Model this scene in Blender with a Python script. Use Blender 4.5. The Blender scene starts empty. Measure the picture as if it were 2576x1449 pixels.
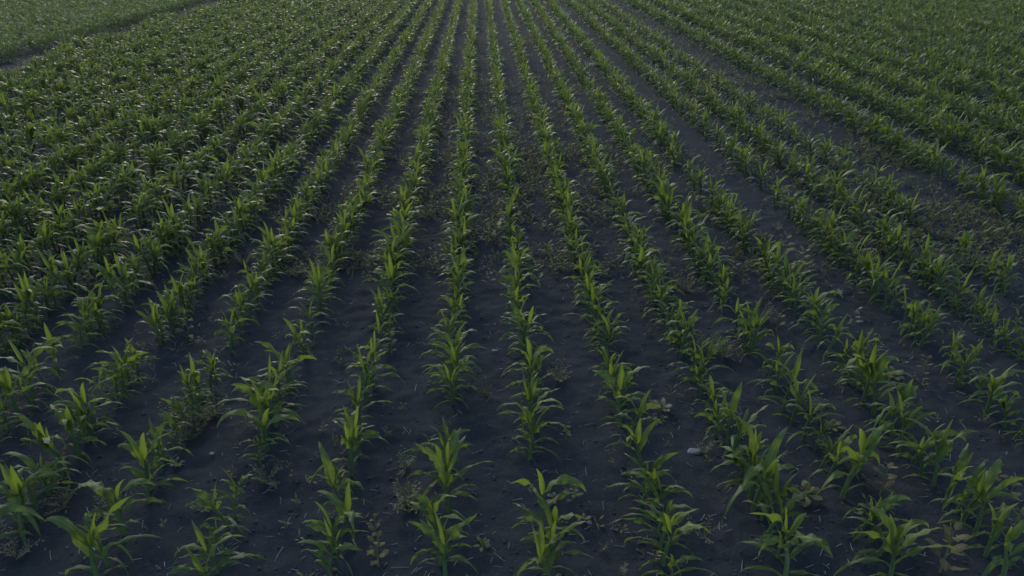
import bpy, math
import numpy as np
from mathutils import Vector, Matrix

C = bpy.context.scene
COL = C.collection
R = math.radians

# ------------------------------------------------------------------ camera, sky, sun, exposure
CAM_H, PITCH, YAW = 3.68, 26.565, 2.27
cd = bpy.data.cameras.new('camera')
cam = bpy.data.objects.new('camera', cd)
COL.objects.link(cam)
cam.location = (0, 0, CAM_H)
cam.rotation_euler = (R(90 - PITCH), 0, R(-YAW))
cd.sensor_width = 36.0
cd.lens = 36.0 * 1850.0 / 2576.0
cd.clip_start, cd.clip_end = 0.05, 3000
C.camera = cam

SUN_EL, SUN_AZ = 26.0, -16.0            # azimuth clockwise from +Y (the way the rows run)
w = bpy.data.worlds.new('World')
C.world = w
w.use_nodes = True
wn = w.node_tree
bg = wn.nodes['Background']
sky = wn.nodes.new('ShaderNodeTexSky')
sky.sky_type = 'NISHITA'
sky.sun_disc = False
sky.sun_elevation = R(SUN_EL)
sky.sun_rotation = R(SUN_AZ)
sky.air_density, sky.dust_density, sky.ozone_density = 1.0, 1.2, 2.0
wn.links.new(sky.outputs[0], bg.inputs[0])
bg.inputs[1].default_value = 0.1
sl = bpy.data.lights.new('sun', 'SUN')
sun = bpy.data.objects.new('sun', sl)
COL.objects.link(sun)
sl.energy = 0.62
sl.angle = R(12)
sl.color = (1.0, 0.93, 0.80)
sdir = Vector((math.sin(R(SUN_AZ)) * math.cos(R(SUN_EL)), math.cos(R(SUN_AZ)) * math.cos(R(SUN_EL)), math.sin(R(SUN_EL))))
sun.rotation_euler = sdir.to_track_quat('Z', 'Y').to_euler()
C.view_settings.view_transform = 'Standard'
C.view_settings.look = 'None'
C.view_settings.gamma = 1.0
C.view_settings.exposure = 1.47
C.cycles.max_bounces = 6
C.cycles.diffuse_bounces = 3
C.cycles.transmission_bounces = 4
C.cycles.glossy_bounces = 2

rng = np.random.default_rng(11)
U = lambda a, b, n=None: rng.uniform(a, b, n)

# ------------------------------------------------------------------ projection of a point (only to know which plants the frame shows)
def project(x, y, z=0.0):
    a, th, f = R(YAW), R(PITCH), 1850.0
    q = np.array([x, y, z - CAM_H])
    hd = np.array([math.sin(a), math.cos(a), 0]); rt = np.array([math.cos(a), -math.sin(a), 0]); up = np.array([0, 0, 1.0])
    c = q @ (hd * math.cos(th) - up * math.sin(th))
    if c < 0.1:
        return 1e6, 1e6, c
    return 1288 + f * (q @ rt) / c, 724.5 - f * (q @ (hd * math.sin(th) + up * math.cos(th))) / c, c

# ------------------------------------------------------------------ materials
def mat(name):
    m = bpy.data.materials.new(name)
    m.use_nodes = True
    nt = m.node_tree
    return m, nt, nt.nodes, nt.links, nt.nodes['Principled BSDF']

def mixc(nt, fac, a, b, mode='MIX'):
    n = nt.nodes.new('ShaderNodeMix'); n.data_type = 'RGBA'; n.blend_type = mode
    for v, s in ((fac, 0), (a, 6), (b, 7)):
        if isinstance(v, (int, float)): n.inputs[s].default_value = v
        elif isinstance(v, tuple): n.inputs[s].default_value = (*v, 1)
        else: nt.links.new(v, n.inputs[s])
    return n.outputs[2]

def mth(nt, op, a, b=0.0, c=0.0):
    n = nt.nodes.new('ShaderNodeMath'); n.operation = op; n.use_clamp = False
    for v, s in ((a, 0), (b, 1), (c, 2)):
        if isinstance(v, (int, float)): n.inputs[s].default_value = v
        else: nt.links.new(v, n.inputs[s])
    return n.outputs[0]

def ramp(nt, v, lo, hi):
    n = nt.nodes.new('ShaderNodeMapRange'); n.interpolation_type = 'SMOOTHSTEP'
    nt.links.new(v, n.inputs[0]); n.inputs[1].default_value = lo; n.inputs[2].default_value = hi
    return n.outputs[0]

def noise(nt, scale, detail=4, rough=0.55, vec=None):
    n = nt.nodes.new('ShaderNodeTexNoise'); n.inputs['Scale'].default_value = scale
    n.inputs['Detail'].default_value = detail; n.inputs['Roughness'].default_value = rough
    if vec is not None: nt.links.new(vec, n.inputs['Vector'])
    return n

def leaf_material(name, mature, mature2, young, trans, rough=0.41, tr=0.38, tip=(0.17, 0.15, 0.06), spec=0.18):
    m, nt, N, L, bs = mat(name)
    at = N.new('ShaderNodeAttribute'); at.attribute_name = 'tint'
    sp = N.new('ShaderNodeSeparateColor'); L.new(at.outputs['Color'], sp.inputs[0])
    tone, along, across = sp.outputs[0], sp.outputs[1], sp.outputs[2]
    age = at.outputs['Alpha']
    geo = N.new('ShaderNodeNewGeometry')
    nz = noise(nt, 26, 3, 0.6, geo.outputs['Position'])
    base = mixc(nt, tone, mature, mature2)
    base = mixc(nt, age, base, young)
    base = mixc(nt, mth(nt, 'MULTIPLY', nz.outputs[0], 0.35), base, tuple(c * 0.55 for c in mature))
    rib = mth(nt, 'SUBTRACT', 1.0, ramp(nt, across, 0.03, 0.16))
    base = mixc(nt, mth(nt, 'MULTIPLY', rib, 0.5), base, tuple(min(1, c * 1.9 + 0.03) for c in mature2))
    dry = mth(nt, 'MULTIPLY', ramp(nt, along, 0.82, 1.02), ramp(nt, tone, 0.45, 0.9))
    base = mixc(nt, dry, base, tip)
    L.new(base, bs.inputs['Base Color'])
    bs.inputs['Roughness'].default_value = rough
    bs.inputs['Specular IOR Level'].default_value = spec
    t = N.new('ShaderNodeBsdfTranslucent')
    tc = mixc(nt, age, trans, tuple(min(1, c * 1.5) for c in trans))
    L.new(mixc(nt, dry, tc, tip), t.inputs[0])
    mx = N.new('ShaderNodeMixShader'); mx.inputs[0].default_value = tr
    L.new(bs.outputs[0], mx.inputs[1]); L.new(t.outputs[0], mx.inputs[2])
    L.new(mx.outputs[0], N['Material Output'].inputs['Surface'])
    # fine veins running along the blade
    wv = N.new('ShaderNodeTexWave'); wv.wave_type = 'BANDS'; wv.inputs['Scale'].default_value = 4.0
    cx = N.new('ShaderNodeCombineXYZ'); L.new(across, cx.inputs[0]); L.new(wv.inputs['Vector'].links[0].from_socket if wv.inputs['Vector'].links else cx.outputs[0], wv.inputs['Vector'])
    bp = N.new('ShaderNodeBump'); bp.inputs['Strength'].default_value = 0.25; bp.inputs['Distance'].default_value = 0.004
    L.new(wv.outputs['Fac'], bp.inputs['Height']); L.new(bp.outputs[0], bs.inputs['Normal'])
    return m

M_leaf = leaf_material('maize_leaf', (0.040, 0.090, 0.034), (0.080, 0.118, 0.027), (0.128, 0.160, 0.022), (0.128, 0.180, 0.020))
M_far = leaf_material('neighbour_leaf', (0.036, 0.082, 0.030), (0.054, 0.100, 0.030), (0.100, 0.140, 0.025), (0.120, 0.175, 0.018), rough=0.5, spec=0.25)
M_weed = leaf_material('weed_leaf', (0.052, 0.080, 0.034), (0.080, 0.096, 0.036), (0.130, 0.138, 0.042), (0.120, 0.130, 0.030), rough=0.6, tr=0.25, tip=(0.20, 0.15, 0.08))
M_brown = leaf_material('brown_weed_leaf', (0.060, 0.064, 0.032), (0.078, 0.074, 0.035), (0.115, 0.105, 0.040), (0.120, 0.100, 0.030), rough=0.6, tr=0.25, tip=(0.16, 0.10, 0.06))
M_pale = leaf_material('pale_weed_leaf', (0.078, 0.090, 0.062), (0.105, 0.112, 0.075), (0.125, 0.132, 0.074), (0.120, 0.130, 0.060), rough=0.6, tr=0.2, tip=(0.20, 0.16, 0.10))

def simple(name, col, rough, var=0.3, scale=60, spec=0.3):
    m, nt, N, L, bs = mat(name)
    geo = N.new('ShaderNodeNewGeometry')
    nz = noise(nt, scale, 4, 0.6, geo.outputs['Position'])
    L.new(mixc(nt, nz.outputs[0], tuple(c * (1 - var) for c in col), tuple(c * (1 + var) for c in col)), bs.inputs['Base Color'])
    bs.inputs['Roughness'].default_value = rough
    bs.inputs['Specular IOR Level'].default_value = spec
    return m

M_stalk = simple('maize_stalk', (0.055, 0.095, 0.034), 0.5)
M_wstem = simple('weed_stem', (0.115, 0.105, 0.055), 0.6)
M_straw = simple('dry_straw', (0.20, 0.19, 0.175), 0.7, 0.5, 9)
M_stone = simple('pale_stone', (0.11, 0.115, 0.125), 0.8, 0.4, 80)
M_clod = simple('soil_clod', (0.026, 0.032, 0.038), 0.95, 0.35, 30, 0.15)

def soil_material():
    m, nt, N, L, bs = mat('dark_soil')
    geo = N.new('ShaderNodeNewGeometry'); P = geo.outputs['Position']
    big, mid, fine = noise(nt, 0.5, 4, 0.6, P), noise(nt, 5.0, 6, 0.65, P), noise(nt, 45.0, 8, 0.7, P)
    c = mixc(nt, ramp(nt, big.outputs[0], 0.35, 0.65), (0.0200, 0.0255, 0.0295), (0.0240, 0.0296, 0.0338))
    c = mixc(nt, mth(nt, 'MULTIPLY', ramp(nt, mid.outputs[0], 0.35, 0.7), 0.6), c, (0.0290, 0.0345, 0.0382))
    c = mixc(nt, mth(nt, 'MULTIPLY', ramp(nt, fine.outputs[0], 0.50, 0.72), 0.8), c, (0.044, 0.049, 0.054))
    # the bare headland lane beside the field is a little browner
    sx = N.new('ShaderNodeSeparateXYZ'); L.new(P, sx.inputs[0])
    edge = mth(nt, 'ADD', sx.outputs[0], mth(nt, 'MULTIPLY', mid.outputs[0], 1.2))
    far = ramp(nt, sx.outputs[1], 24.0, 36.0)
    lane = mth(nt, 'MULTIPLY', mth(nt, 'SUBTRACT', 1.0, ramp(nt, edge, -12.6, -11.6)), far)
    c = mixc(nt, mth(nt, 'MULTIPLY', lane, 0.6), c, (0.030, 0.028, 0.026))
    L.new(c, bs.inputs['Base Color'])
    bs.inputs['Roughness'].default_value = 0.95
    bs.inputs['Specular IOR Level'].default_value = 0.03
    b1 = N.new('ShaderNodeBump'); b1.inputs['Strength'].default_value = 0.8; b1.inputs['Distance'].default_value = 0.025
    L.new(mid.outputs[0], b1.inputs['Height'])
    b2 = N.new('ShaderNodeBump'); b2.inputs['Strength'].default_value = 0.9; b2.inputs['Distance'].default_value = 0.012
    L.new(fine.outputs[0], b2.inputs['Height']); L.new(b1.outputs[0], b2.inputs['Normal'])
    L.new(b2.outputs[0], bs.inputs['Normal'])
    return m

# ------------------------------------------------------------------ mesh building from arrays
def link_mesh(name, V, F, tint, m, parent=None, smooth=True):
    V = np.ascontiguousarray(V, dtype=np.float32); F = np.ascontiguousarray(F, dtype=np.int32)
    me = bpy.data.meshes.new(name)
    k = F.shape[1]
    me.vertices.add(len(V)); me.vertices.foreach_set('co', V.ravel())
    me.loops.add(F.size); me.loops.foreach_set('vertex_index', F.ravel())
    me.polygons.add(len(F)); me.polygons.foreach_set('loop_start', np.arange(0, F.size, k, dtype=np.int32))
    me.update(calc_edges=True)
    me.polygons.foreach_set('use_smooth', np.full(len(F), smooth, dtype=bool))
    if tint is not None:
        a = me.attributes.new('tint', 'FLOAT_COLOR', 'POINT')
        a.data.foreach_set('color', np.ascontiguousarray(tint, dtype=np.float32).ravel())
    me.materials.append(m)
    o = bpy.data.objects.new(name, me)
    COL.objects.link(o)
    if parent is not None: o.parent = parent
    return o

def tag(o, label=None, cat=None, group=None, kind=None):
    for k, v in (('label', label), ('category', cat), ('group', group), ('kind', kind)):
        if v: o[k] = v
    return o

def empty(name, loc):
    o = bpy.data.objects.new(name, None)
    o.empty_display_size = 0.1
    COL.objects.link(o); o.location = loc
    return o

KEYS = 'x y z az e0 e1 p L W curve twist wave freq ph fold ov tone age'.split()
def leaves_mesh(rows, nseg, nc):
    """rows: array (n, len(KEYS)) -> verts, quads, tint"""
    A = np.asarray(rows, dtype=np.float64)
    K = {k: A[:, i][:, None] for i, k in enumerate(KEYS)}
    n = len(A)
    t = np.linspace(0, 1, nseg + 1)[None, :]
    el = K['e0'] + (K['e1'] - K['e0']) * t ** K['p']
    az = K['az'] + K['curve'] * t ** 2
    d = np.stack([np.cos(el) * np.cos(az), np.cos(el) * np.sin(az), np.sin(el)], -1)
    step = K['L'][:, :, None] / nseg
    mid = 0.5 * (d[:, 1:] + d[:, :-1]) * step
    pos = np.concatenate([np.zeros((n, 1, 3)), np.cumsum(mid, 1)], 1)
    pos = pos + np.stack([K['x'], K['y'], K['z']], -1)
    h = np.stack([-np.sin(az), np.cos(az), np.zeros_like(az)], -1)
    v = np.cross(d, h)
    tw = K['twist'] * t ** 1.6 + 0.38 * K['wave'] * np.sin(2 * np.pi * (K['freq'] * 0.5 * t) + K['ph'] * 1.7)
    s = h * np.cos(tw)[..., None] + v * np.sin(tw)[..., None]
    nn = np.cross(s, d)
    blade = (0.42 + 0.58 * np.clip(t / 0.28, 0, 1) ** 0.8) * np.clip(1 - t ** 2.3, 0, 1) ** 0.85
    oval = np.clip((t - 0.30) / 0.70, 0, 1)
    oval = np.clip(np.sin(np.pi * oval ** 0.8), 0, 1) ** 0.75
    oval = np.maximum(oval, 0.07 * (t < 0.98))
    width = 0.5 * K['W'] * (blade * (1 - K['ov']) + oval * K['ov'])
    u = np.linspace(-1, 1, nc + 1)
    fold = K['fold'] * (1 - 0.55 * t)
    out, tint = [], []
    for uu in u:
        rip = K['wave'] * 0.75 * uu * uu * np.sin(2 * np.pi * K['freq'] * t + K['ph'] + 1.3 * np.sign(uu)) * np.sin(np.pi * np.clip(t * 1.05, 0, 1)) ** 0.5
        q = pos + s * (uu * width * np.cos(fold))[..., None] + nn * (abs(uu) ** 1.3 * width * np.sin(fold) + rip * width)[..., None]
        out.append(q)
        tt = np.broadcast_to(t, (n, nseg + 1))
        tint.append(np.stack([np.broadcast_to(K['tone'], tt.shape), tt, np.full(tt.shape, abs(uu)), np.broadcast_to(K['age'], tt.shape) * (1 - 0.45 * tt)], -1))
    V = np.stack(out, 2).reshape(-1, 3)
    T = np.stack(tint, 2).reshape(-1, 4)
    i, j = np.meshgrid(np.arange(nseg), np.arange(nc), indexing='ij')
    a = (i * (nc + 1) + j).ravel()
    q = np.stack([a, a + 1, a + nc + 2, a + nc + 1], 1)
    F = (q[None] + (np.arange(n) * (nseg + 1) * (nc + 1))[:, None, None]).reshape(-1, 4)
    return V, F, T

def tubes_mesh(paths, sides):
    """paths: list of (points k x 3, radii k), same k -> verts, quads"""
    V, F, base = [], [], 0
    ang = np.arange(sides) * 2 * np.pi / sides
    for pts, rad in paths:
        pts = np.asarray(pts, float); k = len(pts)
        d = np.gradient(pts, axis=0); d /= np.linalg.norm(d, axis=1)[:, None] + 1e-9
        ref = np.array([0, 0, 1.0]) if abs(d[0][2]) < 0.8 else np.array([1.0, 0, 0])
        a = np.cross(d, ref); a /= np.linalg.norm(a, axis=1)[:, None] + 1e-9
        b = np.cross(d, a)
        ring = pts[:, None] + np.asarray(rad)[:, None, None] * (a[:, None] * np.cos(ang)[None, :, None] + b[:, None] * np.sin(ang)[None, :, None])
        V.append(ring.reshape(-1, 3))
        i, j = np.meshgrid(np.arange(k - 1), np.arange(sides), indexing='ij')
        p = base + i * sides + j; q = base + i * sides + (j + 1) % sides
        F.append(np.stack([p, q, q + sides, p + sides], -1).reshape(-1, 4))
        base += k * sides
    return np.concatenate(V), np.concatenate(F)

# ------------------------------------------------------------------ relief of the ground
GRIDS = {}
def value_noise(x, y, cell, seed):
    if seed not in GRIDS: GRIDS[seed] = np.random.default_rng(seed).uniform(-1, 1, (256, 256))
    g = GRIDS[seed]
    fx, fy = x / cell, y / cell
    ix, iy = np.floor(fx).astype(int), np.floor(fy).astype(int)
    tx, ty = fx - ix, fy - iy
    tx, ty = tx * tx * (3 - 2 * tx), ty * ty * (3 - 2 * ty)
    a, b, c, d = g[ix % 256, iy % 256], g[(ix + 1) % 256, iy % 256], g[ix % 256, (iy + 1) % 256], g[(ix + 1) % 256, (iy + 1) % 256]
    return (a * (1 - tx) + b * tx) * (1 - ty) + (c * (1 - tx) + d * tx) * ty

def ground_z(x, y):
    x, y = np.asarray(x, float), np.asarray(y, float)
    z = 0.020 * value_noise(x, y, 0.9, 1) + 0.012 * value_noise(x, y, 0.27, 2) + 0.012 * value_noise(x, y, 0.12, 3) + 0.009 * value_noise(x, y, 0.06, 4)
    near = np.exp(-(np.hypot(x, y) / 60.0) ** 4)
    return z * near

def axis(lo, hi, fine_lo, fine_hi, step, grow=1.09):
    a = list(np.arange(fine_lo, fine_hi, step))
    s = step
    while a[-1] < hi: s *= grow; a.append(a[-1] + s)
    s = step
    while a[0] > lo: s *= grow; a.insert(0, a[0] - s)
    return np.array(a)

gx, gy = axis(-600, 600, -4.6, 6.2, 0.028, 1.045), axis(-60, 900, 2.6, 9.0, 0.028, 1.045)
GX, GY = np.meshgrid(gx, gy, indexing='ij')
GV = np.stack([GX, GY, ground_z(GX, GY)], -1).reshape(-1, 3)
i, j = np.meshgrid(np.arange(len(gx) - 1), np.arange(len(gy) - 1), indexing='ij')
p = (i * len(gy) + j).ravel()
ground = link_mesh('ground', GV, np.stack([p, p + len(gy), p + len(gy) + 1, p + 1], 1), None, soil_material())
tag(ground, 'bare dark blue-grey soil of the maize field', None, None, 'structure')

# ------------------------------------------------------------------ one maize plant as leaf rows
def maize_rows(x, y, z, s, az0, slim=1.0, wx=None, wy=None):
    """returns (mature leaf rows, whorl rows, stalk path)"""
    n = int(rng.integers(5, 8 if (wx is not None and wy < 5.2) else 10))
    hs = (0.20 + 0.012 * n) * s * U(0.85, 1.15)
    lean = rng.normal(0, 0.045, 2) * s
    bush = U(0.78, 1.06)
    wx, wy = (x, y) if wx is None else (wx, wy)
    tone0 = np.clip(rng.normal(0.45, 0.22) + 0.38 * float(value_noise(wx, wy, 3.1, 41)) + 0.2 * float(value_noise(wx, wy, 9.0, 42)), 0, 1)
    out, who = [], []
    def stem(f): return x + lean[0] * f * f, y + lean[1] * f * f, z + hs * f
    for i in range(n):
        f = i / (n - 1)
        az = az0 + math.pi * (i % 2) + rng.normal(0, 0.30)
        px, py, pz = stem(0.10 + 0.88 * f ** 1.05)
        if f < 0.27:
            L, W = bush * U(0.20, 0.34), U(0.020, 0.036); e0, e1, p_ = R(U(30, 60)), R(U(-85, -50)), U(0.8, 1.3)
            wav, age = U(0.5, 1.0), 0.05
        elif f < 0.66:
            L, W = bush * U(0.35, 0.54), U(0.034, 0.056); e0, e1, p_ = R(U(48, 70)), R(U(-90, -35)), U(1.0, 1.7)
            wav, age = U(0.7, 1.45), U(0, 0.15)
        else:
            L, W = bush * U(0.30, 0.46), U(0.052, 0.080); e0, e1, p_ = R(U(60, 80)), R(U(-88, 20)), U(1.2, 2.3)
            wav, age = U(0.4, 1.15), U(0.1, 0.4)
        out.append([px, py, pz, az, e0, e1, p_, L * s * slim, W * s * (0.5 + 0.5 * slim), U(-0.7, 0.7), rng.normal(0, 0.9), wav, U(2.0, 4.0), U(0, 6.28), U(0.15, 0.5), 0, np.clip(tone0 + rng.normal(0, 0.2) + (0.3 if f < 0.27 else 0), 0, 1), age])
    for k in range(int(rng.integers(1, 3))):
        px, py, pz = stem(0.97)
        az = az0 + math.pi * ((n + k) % 2) + rng.normal(0, 0.5)
        who.append([px, py, pz, az, R(U(76, 88)), R(U(20, 78)), 1.6, U(0.18, 0.32) * s, U(0.040, 0.066) * s, U(-0.5, 0.5), rng.normal(0, 0.7), U(0.1, 0.4), U(1, 2), U(0, 6.28), U(0.5, 0.95), 0, tone0, U(0.45, 0.85)])
    fs = np.array([0, 0.12, 0.5, 1.0])
    path = (np.array([stem(f) for f in fs]) + np.array([[0, 0, -0.02]] + [[0, 0, 0]] * 3), np.array([0.017, 0.015, 0.014, 0.006]) * s)
    return out, who, path

# ------------------------------------------------------------------ where the maize stands: rows 0.70 m apart, near plants as the photograph shows them
SEEN = {  # row x: plant positions along the row
    -3.86: [4.35, 4.75, 5.07, 5.35, 5.75], -3.16: [3.62, 3.90, 4.02, 4.38, 4.47, 4.75, 4.80, 5.10, 5.38, 5.70],
    -2.44: [3.36, 3.50, 4.06, 4.20, 4.52, 4.66, 4.93, 5.20, 5.45, 5.62], -1.74: [3.30, 3.41, 3.78, 3.88, 4.46, 4.60, 4.90, 4.99, 5.25, 5.60],
    -1.02: [3.36, 3.55, 3.92, 4.10, 4.30, 4.68, 5.24, 5.40, 5.62], -0.32: [3.30, 3.42, 3.88, 4.00, 4.42, 5.17, 5.42, 5.55],
    0.36: [3.22, 3.32, 3.70, 4.42, 4.53, 4.90, 5.40], 1.10: [3.18, 3.36, 3.61, 3.92, 4.05, 4.22, 4.79, 4.95, 5.25, 5.48],
    1.82: [3.20, 3.38, 3.55, 3.80, 3.92, 4.03, 4.38, 4.62, 4.81, 5.00, 5.20, 5.45], 2.50: [3.20, 3.38, 3.62, 3.91, 4.11, 4.46, 4.58, 4.98, 5.40],
    3.22: [3.18, 3.35, 3.52, 3.74, 3.86, 4.14, 4.30, 4.42, 4.73, 4.90, 5.03, 5.22, 5.45], 4.20: [4.30, 4.54, 4.70, 5.05, 5.25, 5.50],
}
rows_x = sorted(SEEN) + [4.93, 5.66] + [7.22] + [8.58 + 1.36 * k + d for k in range(24) for d in (-0.2, 0.2)] + [-4.56 - 0.70 * k for k in range(12)]
def gap(x, y):
    """bald places of the stand"""
    if -4.9 < x < -4.2 and 5.2 < y < 6.0: return True
    if -9.4 < x < -8.2 and 14.2 < y < 15.2: return rng.random() < 0.8
    if 5.3 < x < 6.0 and 8.0 < y < 8.9: return True
    if 3.9 < x < 4.4 and 6.3 < y < 6.6: return True
    return False
plants = []
for rx in rows_x:
    y = (max(SEEN[rx]) + 0.3) if rx in SEEN else max(2.6, abs(rx) * 0.95 - 1.2)
    if rx in SEEN:
        for yy in SEEN[rx]:
            plants.append((rx + rng.normal(0, 0.02), yy))
        for a_, b_ in zip(SEEN[rx], SEEN[rx][1:]):
            if 0.22 < b_ - a_ < 0.58 and rng.random() < 0.92: plants.append((rx + rng.normal(0, 0.03), a_ + (b_ - a_) * U(0.4, 0.65)))
    sparse = 0.52 if rx < -5 else 0.66 if rx < -2.8 else 0.78 if rx > 7 else (1.3 if rx in (5.66, 0.36) else 0.86)
    while y < 50:
        step = rng.choice([0.08, 0.12, 0.16, 0.20, 0.28], p=[0.16, 0.28, 0.28, 0.20, 0.08]) * sparse
        y += step * U(0.9, 1.1)
        if rng.random() < 0.018: y += U(0.2, 0.5)
        px = rx + rng.normal(0, 0.022)
        if gap(px, y) or rng.random() < 0.03: continue
        if rx < -11.9 and value_noise(px, y, 2.5, 9) < -0.35: continue
        if abs(px) > 0.80 * y + 5.5: continue
        plants.append((px, y))

info = []
for (px, py) in plants:
    vis = False
    for dx, zz in ((0, 0.0), (0, 0.25), (0, 0.45), (-0.2, 0.25), (0.2, 0.25)):
        u, v, c = project(px + dx, py, zz)
        if 0 <= u <= 2576 and 0 <= v <= 1449: vis = True
    u, v, c = project(px, py, 0.2)
    info.append((c, vis))
order = sorted(range(len(plants)), key=lambda k: info[k][0])
single = [k for k in order if info[k][1]][:300]
single_set = set(single)

ORD = ('first second third fourth fifth sixth seventh eighth ninth tenth eleventh twelfth thirteenth fourteenth fifteenth sixteenth seventeenth eighteenth nineteenth twentieth '
       'twenty-first twenty-second twenty-third twenty-fourth twenty-fifth twenty-sixth twenty-seventh twenty-eighth twenty-ninth thirtieth thirty-first thirty-second thirty-third thirty-fourth').split()
def row_of(px): return min(rows_x, key=lambda r: abs(r - px))
by_row = {}
for k in single: by_row.setdefault(row_of(plants[k][0]), []).append(k)
bottom = [r for r in sorted(by_row) if 0 <= project(r, 3.25, 0.25)[0] <= 2576]
left = sorted([r for r in by_row if r < min(bottom)], reverse=True)
right = sorted([r for r in by_row if r > max(bottom)])

def size_az(px, py):
    s = float(np.clip(rng.normal(0.88, 0.14), 0.55, 1.14))
    return s, rng.normal(0, 0.38) + (math.pi if rng.random() < 0.5 else 0)

for r, ks in by_row.items():
    ks.sort(key=lambda k: plants[k][1])
    for q, k in enumerate(ks):
        px, py = plants[k]
        s, az0 = size_az(px, py)
        z = float(ground_z(px, py))
        mature, whorl, path = maize_rows(0, 0, 0, s, az0, float(np.clip(1.02 - 0.08 * (py - 3.2), 0.78 if px > -2.8 else 0.86, 1.02)), px, py)
        o = empty('maize_plant', (px, py, z))
        look = 'small' if s < 0.76 else ('tall' if s > 1.0 else 'mid-sized')
        if r in bottom:
            lab = f'{look} maize plant, {ORD[q]} up the {ORD[bottom.index(r)]} row counted from the left along the bottom edge'
        elif r in left:
            lab = f'{look} maize plant, {ORD[q]} from the left edge in the {ORD[left.index(r)]} row above the bottom corner'
        else:
            lab = f'{look} maize plant, {ORD[q]} from the right edge in the {ORD[right.index(r)]} row above the bottom corner'
        tag(o, lab, 'maize plant', 'young maize plants in the nearest stretch of the rows')
        V, F, T = leaves_mesh(mature, 14, 4); link_mesh('foliage', V, F, T, M_leaf, o)
        V, F, T = leaves_mesh(whorl, 10, 4); w_ = link_mesh('leaf_whorl', V, F, T, M_leaf, o); w_['label'] = 'yellow-green young leaves standing upright in the heart'
        V, F = tubes_mesh([path], 8); link_mesh('stalk', V, F, None, M_stalk, o)

# the rest of the stand: one mass
mid_rows, far_rows, stalks = [], [], []
for k in order:
    if k in single_set: continue
    px, py = plants[k]
    s, az0 = size_az(px, py)
    z = float(ground_z(px, py))
    mature, whorl, path = maize_rows(px, py, z, s, az0, 0.78 if -2.8 < px < 6 else ((0.84 if py < 10 else 0.94) if px < 0 else 0.94))
    (mid_rows if info[k][0] < 17 else far_rows).extend(mature + whorl)
    stalks.append(path)
Va, Fa, Ta = leaves_mesh(mid_rows, 9, 2)
Vb, Fb, Tb = leaves_mesh(far_rows, 6, 2)
Vc, Fc = tubes_mesh(stalks, 4)
Tc = np.tile(np.array([[0.5, 0.4, 0.6, 0.0]]), (len(Vc), 1))
crop = link_mesh('maize_crop', np.concatenate([Va, Vb, Vc]), np.concatenate([Fa, Fb + len(Va), Fc + len(Va) + len(Vb)]), np.concatenate([Ta, Tb, Tc]), M_leaf)
tag(crop, 'green rows of maize running away across the rest of the field', 'crop', None, 'stuff')

# ------------------------------------------------------------------ the denser crop beyond the headland lane
nb = []
n_b = 0
for _ in range(16000):
    px, py = U(-36, -13.3), U(12, 50)
    if px > -13.6 + 0.35 * value_noise(np.array(px), np.array(py), 1.3, 21): continue
    if px < -0.80 * py - 4: continue
    s = U(0.7, 1.05); az0 = U(0, 6.28); n_b += 1
    for i in range(7):
        f = i / 6
        nb.append([px, py, 0.05 + 0.30 * f * s, az0 + i * 2.4 + rng.normal(0, 0.3), R(U(45, 82)), R(U(-60, 30)), U(1.2, 2.2), U(0.24, 0.42) * s, U(0.03, 0.055) * s, U(-.6, .6), rng.normal(0, .6), U(.2, .8), U(1, 2.5), U(0, 6.28), U(.2, .5), 0, rng.random(), f * U(0, 0.7)])
V, F, T = leaves_mesh(nb, 5, 2)
tag(link_mesh('neighbouring_crop', V, F, T, M_far), 'dense green crop without rows beyond the bare lane', 'crop', None, 'stuff')

# ------------------------------------------------------------------ weeds
def leaf_row(x, y, z, az, e0, e1, L, W, ov=1.0, tone=None, age=0.0, fold=0.25, wave=0.25, curve=0.3, p=1.3):
    return [x, y, z, az, e0, e1, p, L, W, U(-curve, curve), rng.normal(0, .25), wave, U(1, 2), U(0, 6.28), fold, ov, rng.random() if tone is None else tone, age]

def rosette_rows(s, n):
    out = []
    a0 = U(0, 6.28)
    for i in range(n):
        out.append(leaf_row(0, 0, 0.02 * s, a0 + i * 2.4, R(U(25, 50)), R(U(-35, 5)), s * U(0.10, 0.15), s * U(0.045, 0.065), age=0.2))
    for i in range(4):
        out.append(leaf_row(0, 0, 0.04 * s, a0 + i * 1.7, R(70), R(U(20, 50)), s * 0.06, s * 0.032, age=0.9))
    return out, [(np.array([[0, 0, -0.02], [0, 0, 0.01], [0, 0, 0.03], [0, 0, 0.045]]) * [1, 1, s], np.array([.005, .005, .004, .002]) * s)]

def pigweed_rows(s, n):
    out = []
    a0, h = U(0, 6.28), 0.24 * s
    for i in range(n):
        f = i / (n - 1)
        out.append(leaf_row(0, 0, h * (0.12 + 0.85 * f), a0 + i * 2.4, R(U(30, 60) + 20 * f), R(U(-30, 20)), s * (0.13 - 0.06 * f) * U(0.8, 1.2), s * (0.052 - 0.02 * f), age=f * 0.9))
    return out, [(np.array([[0, 0, -0.02], [0, 0, h * .3], [0.004, 0, h * .7], [0, 0, h]]), np.array([.005, .005, .004, .002]) * s)]

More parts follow.
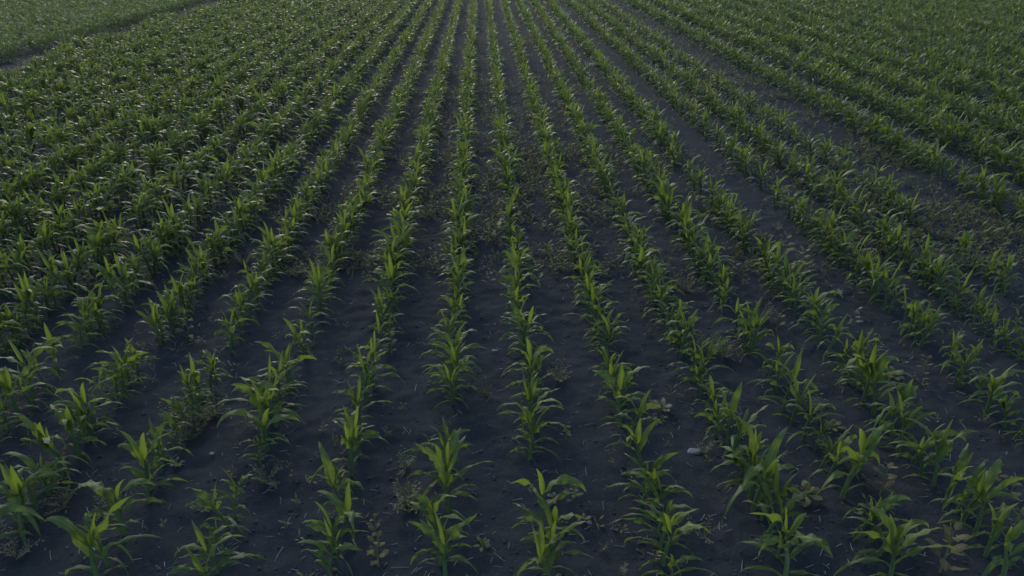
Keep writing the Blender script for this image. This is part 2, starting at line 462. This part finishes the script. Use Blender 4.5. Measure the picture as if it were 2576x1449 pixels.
def feathery_rows(s, n):
    out, paths = [], []
    for k in range(n):
        a = k * 2.4 + U(-.3, .3); e = R(U(25, 75)); L = s * U(0.12, 0.22)
        d = np.array([math.cos(e) * math.cos(a), math.cos(e) * math.sin(a), math.sin(e)])
        paths.append((np.array([d * L * q for q in (0, .35, .7, 1)]) + np.array([[0, 0, -0.01], [0, 0, .01], [0, 0, .005], [0, 0, 0]]), np.array([.0028, .0024, .002, .001]) * s))
        for q in range(9):
            f = 0.25 + 0.75 * q / 8
            pnt = d * L * f
            out.append(leaf_row(pnt[0], pnt[1], pnt[2], a + (1 if q % 2 else -1) * U(0.6, 1.4), R(U(0, 60)), R(U(-30, 40)), s * U(0.03, 0.055), s * U(0.010, 0.018), ov=0.8, age=f * 0.5))
    return out, paths

def tuft_rows(s, n):
    out = []
    for k in range(n):
        out.append(leaf_row(U(-.015, .015), U(-.015, .015), 0, k * 2.4 + U(-.4, .4), R(U(50, 85)), R(U(-20, 60)), s * U(0.12, 0.26), s * 0.011, ov=0.0, wave=0.05, age=U(0, .5)))
    return out, [(np.array([[0, 0, -0.02], [0, 0, 0.0], [0, 0, 0.015], [0, 0, 0.03]]), np.array([.007, .007, .006, .003]) * s)]

def weed(kind, x, y, s, n, m, label, group=None):
    s *= 0.82
    fn, name, cat = {'rosette': (rosette_rows, 'rosette_weed', 'weed'), 'pig': (pigweed_rows, 'upright_weed', 'weed'),
                     'feather': (feathery_rows, 'feathery_weed', 'weed'), 'tuft': (tuft_rows, 'grass_tuft', 'grass tuft')}[kind]
    rows, paths = fn(s, n)
    o = tag(empty(name, (x, y, float(ground_z(x, y)))), label, cat, group)
    V, F, T = leaves_mesh(rows, 7, 2); link_mesh('foliage', V, F, T, m, o)
    V, F = tubes_mesh(paths, 5); link_mesh('stem', V, F, None, M_wstem, o)
    return o
WEEDS = [
    ('rosette', 2.25, 3.93, 1.5, 6, M_weed, 'broad pale rosette weed with five oval leaves between the seventh and eighth rows'),
    ('pig', 2.77, 3.91, 1.35, 11, M_brown, 'tall yellow-brown upright weed with a broad leafy top, beside the ninth bottom row'),
    ('pig', 2.63, 3.34, 0.9, 10, M_pale, 'slim upright weed with small pale stacked leaves low between the last two rows'),
    ('pig', 2.82, 3.23, 1.7, 12, M_brown, 'largest brownish broad-leaved weed at the bottom edge'),
    ('rosette', 2.79, 4.72, 1.0, 6, M_weed, 'small yellowish weed tucked beside the eighth bottom row'),
    ('rosette', 3.73, 4.09, 0.95, 4, M_brown, 'flat reddish-brown weed on open soil near the right edge'),
    ('pig', 2.57, 3.74, 0.8, 4, M_pale, 'two-armed pale weed on a thin bare stem'),
    ('pig', 3.68, 3.86, 0.9, 8, M_weed, 'upright dull green weed below the flat reddish-brown weed'),
    ('pig', 3.55, 3.60, 0.85, 8, M_weed, 'short olive weed close to the right edge, low down'),
    ('feather', 2.63, 4.38, 1.2, 12, M_weed, 'feathery grey-green weed crowding the eighth bottom row'),
    ('tuft', 2.67, 4.17, 1.3, 16, M_weed, 'upright grass tuft between the eighth and ninth bottom rows'),
    ('tuft', 2.21, 4.36, 0.9, 7, M_pale, 'thin pale grass tuft between the seventh and eighth rows'),
    ('feather', 2.69, 4.98, 1.2, 11, M_weed, 'feathery weed pressed against a maize plant in the eighth row'),
    ('feather', 1.42, 3.60, 0.9, 5, M_pale, 'dry pale branching weed near the bottom of the seventh row'),
    ('feather', 1.65, 4.43, 0.8, 6, M_pale, 'pale branching weed between the sixth and seventh rows'),
    ('feather', -0.58, 3.95, 1.2, 14, M_weed, 'bushy yellow-green weed left of the fourth row'),
    ('rosette', -0.05, 3.56, 0.75, 6, M_weed, 'small yellow star-shaped rosette between the fourth and fifth rows'),
    ('pig', 0.58, 3.94, 0.8, 12, M_weed, 'narrow upright weed right of the fifth row'),
    ('rosette', 0.45, 3.97, 0.7, 5, M_pale, 'pale grey rosette right beside the narrow upright weed'),
    ('pig', 0.61, 4.65, 0.7, 8, M_weed, 'bright little weed between the fifth and sixth rows'),
    ('pig', -0.71, 3.41, 1.15, 11, M_brown, 'yellow-brown bushy weed at the bottom between third and fourth rows'),
    ('pig', -0.76, 3.68, 0.85, 8, M_brown, 'thin brownish weed above the yellow-brown bushy one'),
    ('rosette', 0.64, 3.75, 0.65, 5, M_pale, 'tiny pale rosette above the bottom, right of the fifth row'),
    ('rosette', 1.45, 4.99, 1.1, 7, M_pale, 'leafy pale weed right of the sixth row'),
    ('tuft', -0.02, 5.28, 0.9, 12, M_weed, 'spiky grass tuft left of the fifth row'),
    ('tuft', 0.83, 3.69, 0.6, 9, M_pale, 'small star-shaped tuft left of the sixth row'),
    ('feather', -0.63, 4.36, 0.9, 7, M_weed, 'ragged weed between the third and fourth rows'),
    ('tuft', -0.38, 4.41, 0.9, 12, M_weed, 'drooping grass tuft at the foot of the fourth row'),
    ('feather', -2.35, 4.92, 1.4, 14, M_weed, 'dense feathery weed patch under the first bottom row'),
    ('feather', -2.28, 5.10, 1.2, 12, M_weed, 'feathery weed on the right flank of the dense patch'),
    ('feather', -2.60, 5.11, 1.1, 12, M_weed, 'feathery weed on the left flank of the dense patch'),
    ('feather', -2.38, 4.77, 1.0, 10, M_weed, 'lowest feathery weed of the dense patch'),
    ('feather', -1.63, 4.25, 1.1, 11, M_weed, 'yellow-green feathery weed right of the second row'),
    ('feather', -2.65, 3.99, 0.9, 8, M_weed, 'low feathery weed between the left edge and first row'),
    ('feather', -2.99, 4.05, 1.0, 9, M_weed, 'low brownish sprig near the lower left corner'),
    ('feather', -3.19, 4.28, 1.1, 10, M_weed, 'feathery weed at the foot of the left corner plants'),
    ('rosette', -2.36, 4.48, 0.7, 6, M_pale, 'pale small rosette among the second row leaves'),
    ('feather', -1.97, 3.97, 0.9, 8, M_weed, 'small feathery weed under the second row'),
    ('feather', -3.06, 3.59, 1.0, 9, M_pale, 'pale feathery weed in the lower left corner'),
    ('feather', 0.62, 5.47, 1.1, 12, M_weed, 'round bushy weed alone between the fifth and sixth rows, mid-picture'),
    ('pig', -0.90, 5.98, 1.2, 10, M_weed, 'tall yellowish weed at the foot of the third row'),
    ('feather', -0.81, 9.54, 1.1, 10, M_weed, 'bushy weed between the third and fourth rows, mid-picture'),
    ('pig', 0.58, 7.36, 1.2, 9, M_weed, 'yellowish leafy weed right of the fifth row, mid-picture'),
    ('pig', 0.04, 7.45, 0.9, 8, M_brown, 'brownish weed left of the fifth row, mid-picture'),
    ('pig', 2.10, 7.26, 0.9, 9, M_brown, 'brown spotted weed right of the seventh row, mid-picture'),
    ('pig', -0.04, 10.27, 1.1, 9, M_weed, 'leafy weed left of the fifth row, upper middle'),
    ('pig', 3.61, 8.03, 1.6, 14, M_brown, 'tall bronze weed in the wide gap right of the ninth row'),
    ('pig', 3.62, 7.51, 1.6, 14, M_brown, 'second bronze weed, just below the tall one in the wide gap'),
    ('feather', 2.83, 6.53, 1.3, 11, M_brown, 'branching brown weed between the eighth and ninth rows'),
    ('pig', 2.90, 6.28, 1.1, 9, M_brown, 'brown leafy weed below the branching brown one'),
    ('feather', 2.12, 5.93, 1.2, 13, M_weed, 'bushy olive weed between the seventh and eighth rows'),
    ('feather', 2.22, 5.81, 1.1, 12, M_weed, 'olive weed just right of the bushy olive one'),
    ('pig', 3.68, 6.31, 1.2, 8, M_pale, 'sprawling pale weed right of the ninth row'),
    ('feather', 3.57, 5.76, 1.4, 13, M_weed, 'sprawling branched weed in the gap right of the ninth row'),
    ('rosette', 3.62, 5.36, 1.2, 7, M_weed, 'yellow broad-leaved weed below the sprawling branched one'),
    ('pig', 3.90, 5.41, 1.0, 9, M_brown, 'brownish upright weed right of the yellow broad-leaved one'),
    ('pig', 4.38, 7.45, 1.2, 10, M_weed, 'olive weed between two crowded maize rows at the right'),
    ('feather', 2.22, 7.19, 1.2, 12, M_weed, 'round bushy olive weed right of the seventh row, mid-picture'),
    ('pig', 4.03, 7.03, 1.0, 9, M_weed, 'slim olive weed in the right-hand gap, mid-picture'),
    ('rosette', 3.81, 7.00, 0.9, 6, M_pale, 'pale star-shaped weed in the right-hand gap, mid-picture'),
    ('rosette', 3.63, 8.70, 1.0, 6, M_brown, 'brown flat weed high in the right-hand gap'),
    ('pig', -5.00, 7.65, 1.2, 10, M_brown, 'brown weed among the maize at the left edge, mid-picture'),
    ('pig', -4.36, 7.42, 1.1, 10, M_brown, 'brown weed beside a yellowish leaf, left of mid-picture'),
    ('feather', -5.02, 10.18, 1.4, 13, M_brown, 'reddish bushy weed among the far left rows'),
    ('pig', -2.94, 6.41, 1.2, 10, M_weed, 'yellow-green weed between two left rows'),
    ('feather', -2.89, 8.06, 1.2, 10, M_brown, 'brownish feathery weed in a left row gap'),
    ('feather', -2.18, 7.74, 1.2, 10, M_weed, 'feathery weed beside the second bottom row, mid-picture'),
]
for wd in WEEDS: weed(*wd)

# ------------------------------------------------------------------ small seedlings on the bare soil
def spread_weeds(n, x0, x1, y0, y1, power=1.0):
    out = []
    while len(out) < n:
        x, y = U(x0, x1), U(y0, y1)
        if abs(x) > 0.78 * y + 1.2: continue
        d = 0.5 + 0.5 * value_noise(np.array(x), np.array(y), 0.8, 31) + 0.25 * value_noise(np.array(x), np.array(y), 2.7, 32)
        side = 0.45 if -1.0 < x < 1.1 and y < 7 else 1.0
        if rng.random() < side * d ** 2 * 1.3: out.append((x, y))
    return out

def seedling_rows(x, y, z, s):
    out = []
    a0 = U(0, 6.28); n = int(rng.integers(4, 9))
    for i in range(n):
        f = i / (n - 1)
        out.append(leaf_row(x, y, z + s * 0.05 * f, a0 + i * 2.4, R(U(30, 80)), R(U(-20, 50)), s * U(0.030, 0.065), s * U(0.009, 0.019), ov=rng.choice([0.6, 1.0]), age=f * 0.6, wave=0.1))
    return out

k = 0
for (x, y) in spread_weeds(285, -4.5, 5.5, 3.15, 8.0):
    V, F, T = leaves_mesh(seedling_rows(0, 0, -0.003, U(0.7, 1.35)), 6, 2)
    o = link_mesh('seedling_weed', V, F, T, [M_pale, M_weed, M_weed, M_pale, M_brown][k % 5])
    o.location = (x, y, float(ground_z(x, y)))
    hue = ['pale', 'dull green', 'dull green', 'pale', 'brownish'][k % 5]
    rank = sum(1 for r in bottom if r < x)
    where = ('left of the first bottom row' if rank == 0 else 'right of the last bottom row' if rank == len(bottom) else f'between the {ORD[rank - 1]} and {ORD[rank]} bottom rows')
    dist = 'near the bottom' if y < 4.2 else ('a little way up' if y < 5.6 else 'far up')
    tag(o, f'tiny {hue} weed seedling {dist}, {where}', 'weed seedling', 'scattered weed seedlings between the rows')
    k += 1
for nm, m, cnt in (('seedling_mass', M_weed, 2600), ('brown_seedling_mass', M_brown, 300)):
    rows = []
    for (x, y) in spread_weeds(cnt, -16, 24, 4.0, 46) + spread_weeds(cnt, -5, 8, 6.5, 20) + spread_weeds(cnt // 3, 5.8, 7.0, 7, 40) + spread_weeds(cnt // 3, -14, -12.4, 17, 46) + spread_weeds(cnt // 2, -2.5, 6, 6.5, 13):
        if y < 7.5 and abs(x) < 5: continue
        rows += seedling_rows(x, y, float(ground_z(x, y)) - 0.003, U(0.9, 2.2))
    V, F, T = leaves_mesh(rows, 4, 2)
    tag(link_mesh(nm, V, F, T, m), ('low green' if m is M_weed else 'low brownish') + ' weed growth between the more distant maize rows', 'weeds', None, 'stuff')

# ------------------------------------------------------------------ straw, clods and stones
pts = []
for _ in range(2600):
    y = 3.0 + 15 * rng.random() ** 1.6
    x = U(-0.8 * y - 1, 0.8 * y + 1)
    a, L, t = U(0, 6.28), U(0.02, 0.075) * (1.8 if rng.random() < .15 else 1), rng.normal(0, 0.25)
    c = np.array([x, y, float(ground_z(x, y)) + 0.006])
    d = np.array([math.cos(a), math.sin(a), t]); b = np.array([-math.sin(a), math.cos(a), 0]) * U(-.2, .2)
    r_ = U(0.0012, 0.0028)
    pts.append((np.array([c - d * L / 2, c - d * L / 6 + b * L * .3, c + d * L / 6 + b * L * .3, c + d * L / 2]), np.array([r_, r_, r_, r_ * .7])))
V, F = tubes_mesh(pts, 4)
tag(link_mesh('straw_litter', V, F, None, M_straw), 'pale bits of dry straw strewn over the dark soil', 'straw', None, 'stuff')

def clod_mesh(cs, seed):
    """cs: list of (x, y, r) -> lumps built on a cube sphere"""
    g = []
    lin = np.linspace(-1, 1, 4)
    V0, F0, base = [], [], 0
    for ax in range(3):
        for sg in (-1, 1):
            a, b = np.meshgrid(lin, lin, indexing='ij')
            q = np.zeros((16, 3)); q[:, ax] = sg; q[:, (ax + 1) % 3] = a.ravel(); q[:, (ax + 2) % 3] = b.ravel() * sg
            V0.append(q / np.linalg.norm(q, axis=1)[:, None])
            i, j = np.meshgrid(np.arange(3), np.arange(3), indexing='ij'); p = base + (i * 4 + j).ravel()
            F0.append(np.stack([p, p + 4, p + 5, p + 1], 1)); base += 16
    V0, F0 = np.concatenate(V0), np.concatenate(F0)
    r = np.random.default_rng(seed)
    VV, FF = [], []
    for n, (x, y, rad) in enumerate(cs):
        k1, k2 = r.normal(0, 2.2, (2, 3)), r.uniform(0, 6, 2)
        m = 1 + 0.22 * np.sin(V0 @ k1[0] + k2[0]) + 0.16 * np.sin(V0 @ (k1[1] * 1.8) + k2[1])
        q = V0 * m[:, None] * rad * np.array([1, r.uniform(.7, 1.1), r.uniform(.5, .8)])
        VV.append(q + [x, y, float(ground_z(x, y)) - rad * 0.05]); FF.append(F0 + n * len(V0))
    return np.concatenate(VV), np.concatenate(FF)

cs = []
for _ in range(14000):
    y = 3.0 + 11 * rng.random() ** 1.5
    cs.append((U(-0.8 * y - 1, 0.8 * y + 1), y, 0.003 + 0.014 * rng.random() ** 5))
V, F = clod_mesh(cs, 5)
tag(link_mesh('soil_rubble', V, F, None, M_clod), 'small clods of dark earth lying on the soil', 'clods', None, 'stuff')
for (x, y, r_, lab) in ((1.58, 4.46, 0.055, 'flat pale grey stone flake beside the sixth bottom row'), (0.07, 5.99, 0.03, 'small whitish stone left of the gap in the fifth row'),
                        (-1.35, 7.82, 0.025, 'small pale pebble in the bare strip beside the second row'), (-2.12, 4.56, 0.02, 'tiny pale pebble beside the second row')):
    V, F = clod_mesh([(0, 0, r_)], int(x * 100) + 900)
    V = V * np.array([1, 1, 0.55]) - [0, 0, float(ground_z(0, 0)) * 0.55]
    o = link_mesh('stone', V, F, None, M_stone)
    o.location = (x, y, float(ground_z(x, y)))
    tag(o, lab, 'stone')


# ------------------------------------------------------------------ thin evening air
hz = bpy.data.materials.new('thin_air'); hz.use_nodes = True
hn = hz.node_tree; hn.nodes.clear()
ho = hn.nodes.new('ShaderNodeOutputMaterial'); hv = hn.nodes.new('ShaderNodeVolumePrincipled')
hv.inputs['Color'].default_value = (0.80, 0.90, 0.93, 1); hv.inputs['Density'].default_value = 0.0003
hn.links.new(hv.outputs[0], ho.inputs['Volume'])
X0, X1, Y0, Y1 = gx[0] - 10, gx[-1] + 10, gy[0] - 10, gy[-1] + 10
HV = np.array([[x, y, z] for z in (-1.1, 4.4) for x, y in ((X0, Y0), (X1, Y0), (X1, Y1), (X0, Y1))])
HF = np.array([[3, 2, 1, 0], [4, 5, 6, 7], [0, 1, 5, 4], [1, 2, 6, 5], [2, 3, 7, 6], [3, 0, 4, 7]])
tag(link_mesh('haze', HV, HF, None, hz, smooth=False), 'thin bluish air over the field', 'haze', None, 'stuff')
